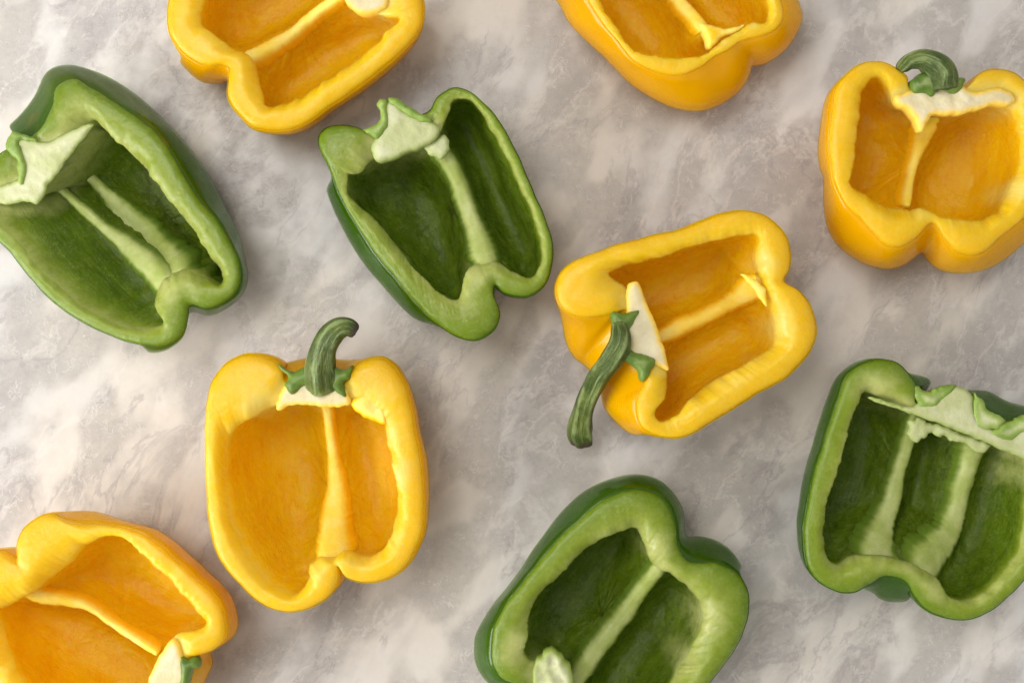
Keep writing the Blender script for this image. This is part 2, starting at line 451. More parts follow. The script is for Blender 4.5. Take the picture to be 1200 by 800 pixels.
def tube(name, pts, mat, parent, segs=28, per=9, ridges=5, ridge_amp=0.10, tip_len=0.10, seed=0.0, flare=0.0, tip_dark=1.0):
    """a ribbed stem along (px, py, r, z) points; ends closed, the far end dry and dark"""
    P = np.asarray(pts, float)
    sxy = []
    w = W(P[:, :2], P[:, 3])
    Q = catmull(np.c_[w, P[:, 2]], per, False)
    n = len(Q); V = []; tip = []; stripe = []; tint = []
    up = np.array([0.13, 0.21, 1.0])
    for i in range(n):
        a = Q[max(i - 1, 0), :3]; b = Q[min(i + 1, n - 1), :3]
        t = (b - a) / (np.linalg.norm(b - a) + 1e-9)
        x = np.cross(up, t)
        if np.linalg.norm(x) < 1e-3: x = np.array([1., 0, 0])
        x /= np.linalg.norm(x); y = np.cross(t, x)
        u = i / (n - 1)
        for k in range(segs):
            th = 2 * math.pi * k / segs
            rd = Q[i, 3] * (1 + ridge_amp * (0.6 + 0.6 * nz(k * 2.0, u * 3, 1.0, 1.0, seed)) * math.cos(ridges * th + 1.2 * u) + 0.05 * math.cos(2 * th + 3 * u + seed))
            rd *= 1 + 0.10 * nz(Q[i, 0], Q[i, 1], k * 3.0, 0.05, seed)
            p = Q[i, :3] + rd * (math.cos(th) * x + math.sin(th) * y)
            V.append(p)
            tip.append(tip_dark * max(0.0, min(1.0, (u - (1 - tip_len)) / tip_len * 1.5 + 0.5 * nz(p[0], p[1], p[2], 0.12, seed))) if u > 1 - tip_len * 1.4 else 0)
            stripe.append(0.5 + 0.5 * math.cos(ridges * th + 1.2 * u) + 0.35 * nz(k * 1.0, u * 2.5, 4.0, 1.0, seed))
            tint.append(max(0, 0.5 - u * 3)); sxy.append((math.cos(th), math.sin(th), u * 1.1))
    F = []
    for i in range(n - 1):
        for k in range(segs):
            k2 = (k + 1) % segs
            F.append((i * segs + k, i * segs + k2, (i + 1) * segs + k2, (i + 1) * segs + k))
    # caps: the cut end is a slightly hollow, rough disc
    for row, sgn in ((0, -1), (n - 1, 1)):
        c = Q[row, :3]; ax = Q[-1, :3] - Q[-2, :3] if sgn > 0 else Q[0, :3] - Q[1, :3]
        ax = ax / (np.linalg.norm(ax) + 1e-9)
        prev = [row * segs + k for k in range(segs)]
        for fr, push in ((0.82, 0.16), (0.45, 0.02)):
            cur = []
            for k in range(segs):
                q = c + (V[row * segs + k] - c) * fr + ax * Q[row, 3] * (push + 0.12 * nz(k * 1.7, fr * 9, row, 0.7, seed))
                cur.append(len(V)); V.append(q); tip.append(tip_dark if sgn > 0 else 0); stripe.append(0); tint.append(0)
            for k in range(segs):
                k2 = (k + 1) % segs
                f = (prev[k], prev[k2], cur[k2], cur[k])
                F.append(f if sgn > 0 else f[::-1])
            prev = cur
        ci = len(V); V.append(c + ax * Q[row, 3] * 0.02); tip.append(tip_dark if sgn > 0 else 0); stripe.append(0); tint.append(0)
        for k in range(segs):
            f = (prev[k], prev[(k + 1) % segs], ci)
            F.append(f if sgn > 0 else f[::-1])
    sxy += [(0.3, 0.1, 1.1)] * (len(V) - len(sxy)); sxy = np.array(sxy)
    return make_mesh(name, V, F, mat, parent, {'tip': tip, 'stripe': stripe, 'tint': tint, 'sx': sxy[:, 0], 'sy': sxy[:, 1], 'sl': sxy[:, 2]})

# ------------------------------------------------------------------ countertop
def box_slab(name, x0, x1, y0, y1, z0, z1, mat):
    import bmesh
    bm = bmesh.new()
    vs = [bm.verts.new(((x if True else 0) * S, y * S, z * S)) for z in (z0, z1) for y in (y0, y1) for x in (x0, x1)]
    for f in ((0, 2, 3, 1), (4, 5, 7, 6), (0, 1, 5, 4), (1, 3, 7, 5), (3, 2, 6, 7), (2, 0, 4, 6)):
        bm.faces.new([vs[i] for i in f])
    bmesh.ops.bevel(bm, geom=[e for e in bm.edges], offset=0.003, segments=3, affect='EDGES')
    me = bpy.data.meshes.new(name); bm.to_mesh(me); bm.free()
    me.materials.append(mat)
    o = bpy.data.objects.new(name, me); col.objects.link(o)
    return o
top = box_slab('countertop', -2100, 2100, -1500, 1500, -100, 0, M['marble'])
top['kind'] = 'structure'

# ------------------------------------------------------------------ peppers
def pepper(spec):
    ox, oy, sc = spec['crop']
    h0 = spec['h']; Tx, Ty = spec.get('T', (0, 0)); T = np.array([Tx, -Ty], float)
    green = spec['color'] == 'green'
    def C2P(a):
        a = np.asarray(a, float)
        return np.stack([ox + a[:, 0] * sc, oy + a[:, 1] * sc], 1)
    st = spec['st']
    O = C2P([s[0:2] for s in st]); I = C2P([s[2:4] for s in st])
    Bf = np.array([1.0 if len(s) > 4 else 0.0 for s in st])
    B = C2P([s[4:6] if len(s) > 4 else s[0:2] for s in st])
    raw = np.c_[O, I, B, Bf]
    area2 = np.sum(O[:, 0] * np.roll(O[:, 1], -1) - np.roll(O[:, 0], -1) * O[:, 1])
    if area2 > 0: raw = raw[::-1]           # counter-clockwise in the world
    NS = 440
    P = resample(catmull(np.c_[(raw[:, 0:2] + raw[:, 2:4]) / 2, raw], 12), NS, (0, 2))[:, 2:]
    O, I, B, Bf = P[:, 0:2], P[:, 2:4], P[:, 4:6], np.clip(P[:, 6], 0, 1)
    Cp = I.mean(0)
    Cw = np.array([(Cp[0] - 600) * (D - h0) / D, -(Cp[1] - 400) * (D - h0) / D])
    slope = np.linalg.norm(T) / h0 * 0.55
    Th = T / (np.linalg.norm(T) + 1e-9)
    def zrim(pw):
        return np.clip(h0 + (pw[:, :2] - Cw) @ Th * slope, 50, 210)
    def zr_of(p):
        z = np.full(len(p), h0)
        for _ in range(3): z = zrim(W(p, z))
        return z
    zO, zI = zr_of(O), zr_of(I)
    Ow, Iw = W(O, zO)[:, :2], W(I, zI)[:, :2]
    seed = spec['seed']
    # ragged inner edge, faintly uneven outer edge
    tI = np.c_[Iw, np.zeros(NS)]
    nd0 = (Ow - Iw) / (np.linalg.norm(Ow - Iw, axis=1)[:, None] + 1e-9)
    Iw = Iw + 0.10 * (Ow - Iw)
    Iw = Iw + 2.2 * np.stack([nzv(tI, 0.07, seed), nzv(tI, 0.07, seed + 4)], 1) - 1.8 * nd0 * np.abs(nzv(tI, 0.11, seed + 21))[:, None] + 0.8 * np.stack([nzv(tI, 0.35, seed), nzv(tI, 0.35, seed + 4)], 1)
    tO = np.c_[Ow, np.zeros(NS)]
    Ow = Ow + 1.2 * np.stack([nzv(tO, 0.05, seed + 7), nzv(tO, 0.05, seed + 8)], 1)
    nd = Ow - Iw
    nd /= np.linalg.norm(nd, axis=1)[:, None] + 1e-9
    for _ in range(6): nd = (np.roll(nd, 1, 0) + nd + np.roll(nd, -1, 0)) / 3
    root = bpy.data.objects.new('pepper_half', None)
    root.empty_display_size = 0.02
    root.location = (Cw[0] * S, Cw[1] * S, 0)
    col.objects.link(root)
    root['label'] = spec['label']; root['category'] = 'pepper'; root['group'] = spec['group']

    def smooth_ring(R, k):
        R = R.copy()
        for _ in range(k): R = (np.roll(R, 2, 0) + np.roll(R, 1, 0) + R + np.roll(R, -1, 0) + np.roll(R, -2, 0)) / 5
        return R
    zf = 15.0
    # ribs in world space: x, y, w, z
    ribs = []
    for rb in spec.get('ribs', []):
        pts = rb['p']; lowf = rb.get('low', 0.52); e0 = rb.get('e0', 0.85); e1 = rb.get('e1', 0.9)
        R = catmull(np.array(pts, float), 14, False)
        R = resample(R, 70, (0, 2), False)
        u = np.linspace(0, 1, 70)
        f = np.where(u < 0.5, e0 + (lowf - e0) * np.sin(np.pi * u) ** 1.0, e1 + (lowf - e1) * np.sin(np.pi * u) ** 1.0)
        pp = C2P(R[:, :2])
        zz = h0 * f
        for _ in range(2): zz = zrim(W(pp, zz)) * f
        w = W(pp, zz)
        ribs.append(np.c_[w[:, :2], R[:, 2] * sc, zz, u])
    spots = [(W([(ox + x * sc, oy + y * sc)], h0)[0][:2], r * sc, k) for x, y, r, k in spec.get('pale', [])]

    cores = []
    for L in spec.get('lumps', []):
        if L['kind'] == 'core':
            cw = W(C2P(L['p']), h0)[:, :2]; cores.append(np.concatenate([cw, cw[:1]]))
    def paleness(V, base):
        p = base.copy()
        for cp in cores:
            d, _ = seg_dist(V[:, :2], cp)
            p = np.maximum(p, 0.8 * np.exp(-(d / 13.0) ** 2))
        for c, r, k in spots:
            d = np.linalg.norm(V[:, :2] - c, axis=1) / r
            p = np.maximum(p, k * np.exp(-d ** 2 * 1.1))
        return p

    # ---- flesh: cavity rings, cut face, hull rings as one closed wall
    rings = []; rim = []; edge = []; pale = []
    NC = 56
    bul = spec.get('bulge', 7.0)
    lx, ly = spec.get('lean', (0, 0)); lean = np.array([lx, -ly], float)
    leanw = np.clip(-(nd @ (lean / (np.linalg.norm(lean) + 1e-9))), 0, 1)
    a1 = math.radians(66); s1 = math.cos(a1) ** 0.55
    alist = [a1 * (k + 1) / 26 for k in range(26)] + [math.acos((s1 * (1 - (k + 1) / (NC - 26)) + 0.004) ** (1 / 0.55)) for k in range(NC - 26)]
    for a in alist[::-1]:
        s = max(math.cos(a), 0) ** 0.55
        dep = math.sin(a) ** 0.8
        R = smooth_ring(Iw, min(40, int(dep * 26)))
        c = Cw + T * dep * 0.85
        X = c + leanw[:, None] * lean * (dep * (1 - 0.6 * dep)) * 1.6 + (R - Cw) * s + nd * bul * math.sin(2 * a) * 1.0 * s
        z = zI + (zf - zI) * dep
        ridge = np.zeros(NS); rp = np.zeros(NS)
        for rb in ribs:
            d, ex = seg_dist(X, rb)
            w_ = ex[:, 0]; zc = ex[:, 1]
            q = d / (w_ * 0.72 + 9)
            g = np.exp(-q ** 2)
            ridge = np.maximum(ridge, g * np.clip(zc * 0.97 - 4 - z, 0, None))
            rp = np.maximum(rp, 0.55 * np.exp(-(d / (w_ * 0.55 + 2)) ** 2))
        z = z + ridge
        V = np.c_[X, z]
        amp = 2.2 * min(1, dep * 2.5)
        nn = nzv(V, 0.035, seed) * amp * 1.8 + nzv(V, 0.11, seed + 2) * amp * 0.5 + nzv(V, 0.28, seed + 3) * amp * 0.2
        V[:, 2] += nn * (0.3 + 0.7 * dep)
        V[:, :2] -= nd * (nn * (1 - dep) * 0.8)[:, None]
        rings.append(V)
        rr = math.exp(-(dep / 0.10) ** 2)
        rim.append(np.full(NS, rr)); edge.append(np.zeros(NS))
        pale.append(paleness(V, np.maximum(rp, 0.35 * rr)) * (rr + (1 - rr) * np.clip(1.15 - dep * 0.9, 0.25, 1)))
    width = np.linalg.norm(Ow - Iw, axis=1)
    roll = np.clip(7 + 16 * nzv(tI, 0.018, seed + 31) + 5 * nzv(tI, 0.09, seed + 33), 0.5, 18) * np.clip(width / 30, 0.3, 1.2)
    rings = [np.c_[R_[:, :2], R_[:, 2] - roll * np.clip((R_[:, 2] - zf) / (zI - zf), 0, 1)] for R_ in rings]
    for r in (0.0, 0.06, 0.15, 0.27, 0.4, 0.52, 0.64, 0.75, 0.85, 0.93, 0.98, 1.0):
        X = Iw + (Ow - Iw) * r
        z = zI + (zO - zI) * r
        V = np.c_[X, z]
        dm = np.minimum(width * 0.12, 5.0) * (math.sin(math.pi * min(r * 1.0, 1)) ** 0.6)
        near = np.zeros(NS)
        for cp in cores:
            d, _ = seg_dist(X, cp); d[inside(X, cp[:-1])] = 0
            near = np.maximum(near, np.exp(-(d / 9.0) ** 2))
        dm = dm * (1 - near) - 3.0 * near
        V[:, 2] += dm - (4.0 if r >= 1 else 2.0 if r >= .98 else 0.7 if r >= 0.93 else 0) - (1.5 if r == 0 else 0.5 if r < 0.1 else 0)
        if r < 0.42:
            V[:, 2] -= roll * (1 - r / 0.42) ** 1.7
        n_ = nzv(V, 0.035, seed + 1) * 1.6 + nzv(V, 0.12, seed + 6) * 0.3
        V[:, 2] += n_ * (1 - r ** 3) * (1 - 0.7 * near) + (nzv(V, 0.3, seed + 11) * 0.9 * (1 - r) ** 2)
        rings.append(V); rim.append(np.ones(NS)); edge.append(np.full(NS, r))
        pale.append(paleness(V, np.full(NS, 0.03 + ((0.62 * (1 - r) ** 2.6) if green else 0.42 * (1 - r) ** 4))) * (1 - 0.85 * r ** 4))
    # hull
    NH = 26
    am = 0.62
    def hull_xy(R0, a, off=0.0):
        dp_ = math.sin(a) ** 0.9
        s = max(math.cos(a), 0) ** 0.6
        dep = math.sin(a) ** 0.9
        R = smooth_ring(R0, int(dep * 10))
        X = Cw + leanw[:, None] * lean * (dp_ * (1 - 0.6 * dp_)) * 1.5 + T * dep + (R - Cw) * s + nd * (spec.get('swell', 5.0) * math.sin(2 * a) * 1.0 + off * math.cos(a))
        return X, dep
    Xm, depm = hull_xy(Ow, am)
    zm = zO * (1 - depm)
    Bw = W(B, zm)[:, :2]
    dB = (Bw - Xm) * Bf[:, None]
    dB = smooth_ring(dB, 3)
    HX = []
    for k in range(1, NH + 1):
        a = (k / NH) * math.pi / 2
        X, dep = hull_xy(Ow, a if k < NH else math.pi / 2 - 0.02)
        if a < am: wgt = math.sin(a / am * math.pi / 2) ** 0.8
        else: wgt = math.cos((a - am) / (math.pi / 2 - am) * math.pi / 2) ** 0.7
        X = X + dB * wgt
        z = (zO - 4.0) * (1 - dep)
        V = np.c_[X, np.maximum(z, 0.6)]
        if 0 < k < NH - 2:
            V[:, :2] += nd * (nzv(V, 0.02, seed + 13) * 2.0)[:, None] * math.cos(a)
        HX.append((V, a))
        rings.append(V); rim.append(np.ones(NS)); edge.append(np.ones(NS)); pale.append(np.zeros(NS))
    nr = len(rings)
    V = np.concatenate(rings)
    F = []
    idx = np.arange(NS); nxt = (idx + 1) % NS
    for r in range(nr - 1):
        F += np.stack([r * NS + idx, r * NS + nxt, (r + 1) * NS + nxt, (r + 1) * NS + idx], 1)[:, ::-1].tolist()
    V = np.concatenate([V, [rings[0].mean(0)], [rings[-1].mean(0)]])
    c0, c1 = len(V) - 2, len(V) - 1
    F += [(c0, int(i), int(j))[::1] for i, j in zip(idx, nxt)]
    F += [(c1, int((nr - 1) * NS + j), int((nr - 1) * NS + i)) for i, j in zip(idx, nxt)]
    A = {'rim': np.r_[np.concatenate(rim), 0, 1], 'edge': np.r_[np.concatenate(edge), 0, 1],
         'pale': np.r_[np.concatenate(pale), 0, 0]}
    axd = (ribs[0][-1, :2] - ribs[0][0, :2]) if ribs else np.array([1.0, 0])
    axd = axd / np.linalg.norm(axd)
    A['ax_u'] = (V[:, :2] @ axd) * S
    A['ax_v'] = (V[:, :2] @ np.array([-axd[1], axd[0]])) * S
    A['hull'] = np.r_[np.zeros((NC + 12) * NS), np.ones(NH * NS), 0, 1]
    ncav = NC * NS
    bvh = BVHTree.FromPolygons([Vector(v) for v in V[:ncav]], [f for f in F if max(f) < ncav])
    make_mesh('flesh', V, F, M['g_flesh' if green else 'y_flesh'], root, A)

    # ---- skin: the glossy film just outside the wall, folding over at the cut
    SR = []
    rimv = rings[NC + 11].copy()
    r0 = rimv.copy(); r0[:, :2] += nd * 0.15; r0[:, 2] += 1.0
    r1 = rimv.copy(); r1[:, :2] += nd * 1.3; r1[:, 2] += 0.8
    SR += [r0, r1]
    for V_, a in HX:
        Q = V_.copy()
        Q[:, :2] += nd * (1.5 * math.cos(a) ** 0.5 if a < 1.57 else 0)
        Q[:, 2] = np.maximum(Q[:, 2] - 0.55 * math.sin(a), 0.05)
        SR.append(Q)
    Vs = np.concatenate(SR); Fs = []
    for r in range(len(SR) - 1):
        Fs += np.stack([r * NS + idx, r * NS + nxt, (r + 1) * NS + nxt, (r + 1) * NS + idx], 1)[:, ::-1].tolist()
    Vs = np.concatenate([Vs, [SR[-1].mean(0)]]); cc = len(Vs) - 1
    Fs += [(cc, int((len(SR) - 1) * NS + j), int((len(SR) - 1) * NS + i)) for i, j in zip(idx, nxt)]
    make_mesh('skin', Vs, Fs, M[spec.get('skin', 'g_skin' if green else 'y_skin')], root)

    # ---- ribs
    for ri, rb in enumerate(ribs):
        n = len(rb); Vr = []; tn = []
        prof = np.linspace(-1, 1, 19)
        for i in range(n):
            a = rb[max(i - 2, 0), :2]; b = rb[min(i + 2, n - 1), :2]
            t = (b - a) / (np.linalg.norm(b - a) + 1e-9); nn = np.array([-t[1], t[0]])
            wid = rb[i, 2] * 0.5
            for u in prof:
                e = 1 + 0.20 * nz(rb[i, 0], rb[i, 1], 40 * np.sign(u), 0.05, seed + ri) + 0.15 * nz(rb[i, 0], rb[i, 1], 40 * np.sign(u), 0.3, seed + ri)
                ue = min(1.0, min(i, n - 1 - i) / 7.0)
                lat = u * wid * 1.30 * e * (0.75 + 0.25 * ue)
                x, y = rb[i, :2] + nn * lat
                hit = bvh.ray_cast(Vector((x, y, rb[i, 3] + 2.0)), Vector((0, 0, -1)))[0]
                fl = hit.z if hit else rb[i, 3] - 4
                fl = max(fl, rb[i, 3] - 34)
                k_ = (1 - abs(u) ** 2.6)
                z = fl - 1.2 + k_ * (max(rb[i, 3] - fl, 0.5) + 1.9)
                z += k_ * (0.9 * nz(x, y, z, 0.06, seed + ri) + 0.35 * nz(x, y, z, 0.25, seed + ri))
                Vr.append((x, y, z)); tn.append(max(0.0, (abs(u) - 0.40) * 1.9))
        m = len(prof); Fr = []
        for i in range(n - 1):
            for j in range(m - 1):
                Fr.append((i * m + j, i * m + j + 1, (i + 1) * m + j + 1, (i + 1) * m + j))
        # underside closing the ridge
        base = len(Vr)
        for i in range(n):
            for j in (0, m - 1):
                x, y, z = Vr[i * m + j]; Vr.append((x, y, z - 12)); tn.append(1.0)
        for i in range(n - 1):
            a0, a1, b0, b1 = base + 2 * i, base + 2 * i + 1, base + 2 * i + 2, base + 2 * i + 3
            Fr.append((i * m, (i + 1) * m, b0, a0)); Fr.append(((i + 1) * m + m - 1, i * m + m - 1, a1, b1)); Fr.append((a0, b0, b1, a1))
        for i in (0, n - 1):
            f = [i * m + j for j in range(m)] + [base + 2 * i + 1, base + 2 * i]
            Fr.append(tuple(f if i else f[::-1]))
        p0 = np.array(Vr[Fr[0][0]]); p1 = np.array(Vr[Fr[0][1]]); p2 = np.array(Vr[Fr[0][2]])
        if np.cross(p1 - p0, p2 - p0)[2] < 0: Fr = [f[::-1] for f in Fr]
        make_mesh('rib', Vr, Fr, M['g_rib' if green else 'y_rib'], root, {'tint': tn})

    # ---- core, calyx, flaps, stem
    for q, L in enumerate(spec.get('lumps', [])):
        kind = L['kind']; dz = {'core': 1.5, 'calyx': L.get('dz', 8.0), 'membrane': L.get('dz', 3.0)}[kind]
        f = (lambda dz: (lambda p: zrim(p) + dz))(dz)
        mat = {'core': M['core_g' if green else 'core_y'], 'calyx': M[L.get('mat', 'calyx')],
               'membrane': M['g_rib' if green else 'y_rib'], 'seed': M['core_y']}[kind]
        if 'mat' in L: mat = M[L['mat']]
        tf = L.get('tint', edge_tint if green else edge_tint_y)
        L['bumps'] = L.get('bumps', 2.4) * (0.3 if kind == 'core' else 0.7)
        if kind == 'core': L['dome'] = 2.5; L['round'] = 9
        lump(kind, C2P(L['p']), mat, root, f, L.get('thick', 30), L.get('dome', 5), L.get('round', 9), jag=L.get('jag', 1.6),
             bumps=L.get('bumps', 2.4), bf=L.get('bf', 0.06), tint=(lambda vv, k, tf=tf: tf(k)) if tf else None,
             seed=seed + q * 3.1, smooth=L.get('smooth', True), under=True)
    if 'stem' in spec:
        pts = [(ox + x * sc, oy + y * sc, r * sc, h0 * zf_) for x, y, r, zf_ in spec['stem']]
        tube('stem', pts, M['stem'], root, seed=seed, tip_len=spec.get('tip', 0.12), ridge_amp=spec.get('ridge', 0.16), tip_dark=spec.get('tip_dark', 1.0))
    return root

edge_tint = lambda k: 0.60 * (1 - k)
edge_tint_y = lambda k: 0.85 * (1 - k)
mid_tint = lambda k: np.clip(1.5 * k - 0.15, 0, 1)

YG = 'yellow pepper halves on the marble counter'
GG = 'green pepper halves on the marble counter'
SPECS = []
# green half, top left, seen leaning over to the left
SPECS.append(dict(seed=11.3, color='green', crop=(0, 70, 300 / 686), h=118, T=(20, -11), lean=(95, -50), group=GG, skin='g_skin_ripe',
    label='green pepper half at the left edge, skin turning brown, opening tilted to the left',
    st=[(150,72,225,188,150,60),(195,50,250,172,200,38),(240,74,265,178,275,52),(330,130,310,225,355,97),(400,182,365,285,425,152),
        (450,240,415,340,492,222),(490,310,462,402,552,302),(535,380,510,460,600,390),(585,440,545,512,640,480),(622,505,575,560,656,550),
        (642,560,588,585,657,590),(634,612,575,603,640,618),(600,647,548,580,606,648),(555,665,520,562,560,668),(515,655,480,553,522,660),(503,662,440,570,506,668),(500,690,407,598,496,692),
        (488,732,402,650,482,728),(450,762,436,690,446,756),(400,765,412,714,400,758),(330,750,345,715),(240,712,255,675),(150,655,168,615),(80,585,100,548),
        (30,520,50,487),(-25,460,0,430),(-70,400,-25,392),(-85,340,-5,385),(-60,290,40,383),(-15,265,100,378),(20,240,130,332),
        (60,212,172,268,50,192),(105,185,205,228,82,158),(136,125,215,202,122,112)],
    ribs=[dict(p=[(205,275,26),(270,345,34),(335,410,52),(395,475,74),(450,560,110),(480,610,110)], low=0.36, e0=0.5, e1=0.92),
          dict(p=[(140,325,22),(150,335,22),(215,395,26),(285,455,32),(350,505,56),(425,575,70),(460,620,80)], low=0.56, e0=0.62, e1=0.88)],
    pale=[(445,600,70,.7),(500,590,60,.6),(340,200,120,.3),(200,150,70,.5),(540,520,60,.4),(420,660,40,.5),(20,350,60,.6)],
    lumps=[dict(kind='core', p=[(100,384),(75,378),(30,385),(-25,382),(-50,352),(0,338),(48,318),(56,270),(34,222),(62,205),(108,222),(150,208),(200,185),(246,168),(238,192),(215,218),(172,276),(132,330)], thick=6, bumps=7, jag=2.0),
           dict(kind='calyx', mat='calyx_pale', p=[(26,196),(60,198),(96,216),(70,218),(48,216),(58,250),(68,292),(60,328),(46,330),(45,300),(40,268),(12,234)], dz=5, thick=34, dome=3, round=6, tint=lambda k: 0.35 * k, bumps=3, bf=0.05)]))
# green half with short pale stem stub, second from the left
SPECS.append(dict(seed=23.1, color='green', crop=(360, 90, .4), h=112, T=(3, -2), lean=(-16, 2), group=GG,
    label='green pepper half with a short pale stem stub, below the top left yellow half',
    st=[(360,97,400,152),(385,58,418,92),(435,33,440,66),(482,50,485,74),(530,92,517,112),(567,142,542,158),(602,205,577,218),(637,280,611,292),
        (671,360,645,367),(700,430,672,440),(716,490,684,500),(716,550,682,550),(700,602,662,580),(660,636,635,580),(620,644,603,563),(580,632,575,542),
        (550,610,540,530),(548,640,500,535),(561,675,458,553),(562,705,447,595),(543,742,442,625),(500,768,434,640),(450,763,405,635),(395,735,350,590),
        (335,682,300,540,322,695),(272,610,265,490,250,626),(217,540,220,432,190,556),(166,468,172,388,140,482),(120,395,128,352,100,401),
        (92,335,118,322,74,332),(66,270,120,288),(37,215,150,290),(36,172,168,290),(60,147,190,260),(105,142,210,243),(155,152,240,232),(195,172,280,222),(250,160,325,208),(310,120,362,183)],
    ribs=[dict(p=[(372,205,58),(412,245,52),(440,300,50),(465,370,54),(490,440,60),(515,510,76),(530,560,84)], low=0.66, e0=0.85, e1=0.97)],
    pale=[(480,560,70,.8),(540,545,50,.7),(170,240,60,.7),(120,330,50,.6),(270,520,60,.5),(400,650,60,.35),(200,420,60,.45),(590,560,50,.35),(400,120,40,.4)],
    lumps=[dict(kind='core', p=[(188,200),(205,172),(222,138),(226,96),(238,70),(256,74),(290,104),(340,120),(386,150),(368,188),(300,216),(228,246),(196,240)], dz=5, thick=34, dome=6, bumps=4, round=10),
           dict(kind='membrane', mat='core_g', p=[(348,205),(372,180),(400,172),(420,215),(395,238),(375,232),(358,226)], dz=-8, thick=14, dome=2, round=8, jag=3.5, tint=lambda k: 0.55 - 0.4 * k),
           dict(kind='calyx', mat='calyx_pale', p=[(160,158),(192,140),(212,130),(211,100),(203,80),(216,64),(232,66),(234,100),(236,135),(222,165),(204,182),(184,170)], dz=4, thick=30, dome=3, round=6, tint=lambda k: 0.4 * k, bumps=3),
           dict(kind='calyx', mat='calyx_pale', p=[(236,62),(262,62),(298,88),(345,112),(368,128),(330,130),(292,112),(262,88),(244,78)], dz=4, thick=30, dome=3, round=6, tint=lambda k: 0.4 * k, bumps=3)]))
# yellow half, top left
SPECS.append(dict(seed=31.7, color='yellow', crop=(180, 0, .275), h=112, T=(-4, -4), group=YG,
    label='yellow pepper half cut off by the top edge, above the green half with stem stub',
    st=[(58,40,215,30),(62,120,208,90),(100,200,250,125),(160,255,310,165,140,262),(225,278,360,200,212,345),(285,275,400,218,262,358),(322,290,420,245,305,352),
        (316,330,440,275),(314,400,462,350),(342,465,475,425),(400,525,488,440),(465,550,520,432),(545,552,570,416),(640,530,650,372),(740,462,740,315),
        (850,382,835,250),(960,300,930,178),(1060,212,1000,112),(1130,130,1034,84),(1148,60,1025,72),(1140,-10,970,76),(1110,-70,900,60),(1040,-115,858,30),
        (960,-110,830,0),(890,-110,800,-50),(860,-180,760,-110),(835,-260,720,-180),(810,-350,690,-280),(760,-410,660,-340),(680,-440,600,-340),
        (580,-415,520,-310),(450,-350,430,-250),(320,-280,340,-180),(190,-210,260,-110),(100,-140,230,-40)],
    ribs=[dict(p=[(360,262,80),(415,235,70),(520,185,66),(600,130,56),(680,60,50),(760,0,50),(810,-40,60)], low=0.6, e0=0.92, e1=0.85)],
    pale=[(240,185,60,.5),(860,10,80,.8),(400,250,70,.3),(950,40,60,.5)],
    lumps=[dict(kind='core', p=[(815,0),(835,25),(870,50),(910,58),(960,45),(1000,15),(980,-60),(880,-120),(800,-60)], dz=3, thick=34, dome=6, round=12)]))
# yellow half, top right of centre
SPECS.append(dict(seed=43.9, color='yellow', crop=(640, 0, .2583), h=120, T=(2, 0), group=YG,
    label='yellow pepper half at the top edge right of centre, only its lobed end showing',
    st=[(160,-40,215,-50,30,-50),(215,40,272,40,70,25),(260,110,328,125,105,95),(320,185,372,190,165,165),(385,262,402,225,245,235),(440,300,460,243,325,315),
        (520,330,540,253,402,392),(610,340,620,257,520,460),(690,310,690,256,660,496),(760,260,730,235,780,478),(830,225,765,205,862,418),(872,195,800,178,905,345),
        (895,185,850,148,912,298),(935,170,895,122,960,297),(990,160,935,102,1012,270),(1050,128,985,103,1072,215),(1078,70,1008,62,1132,110),(1065,0,1003,0,1122,40),
        (1020,-90,975,-85,1080,-50),(960,-200,900,-190,1000,-210),(870,-330,810,-300,900,-350),(760,-440,710,-400),(640,-500,620,-430),(520,-480,540,-400),
        (430,-470,470,-380),(350,-520,400,-400),(240,-540,300,-430),(120,-500,200,-400),(40,-420,130,-340),(20,-320,105,-270),(50,-220,130,-200),(105,-130,172,-130)],
    ribs=[dict(p=[(720,130,80),(680,80,60),(640,40,60),(590,-15,62),(500,-120,60),(420,-250,60)], low=0.6, e0=0.94, e1=0.8)],
    pale=[(790,175,55,.7),(935,108,35,.8),(700,110,50,.5),(860,140,40,.6)],
    lumps=[dict(kind='membrane', p=[(700,110),(735,105),(800,125),(860,118),(905,108),(870,140),(800,165),(765,205),(740,215),(720,160)], dz=-3, thick=24, dome=5, round=10, tint=mid_tint)]))
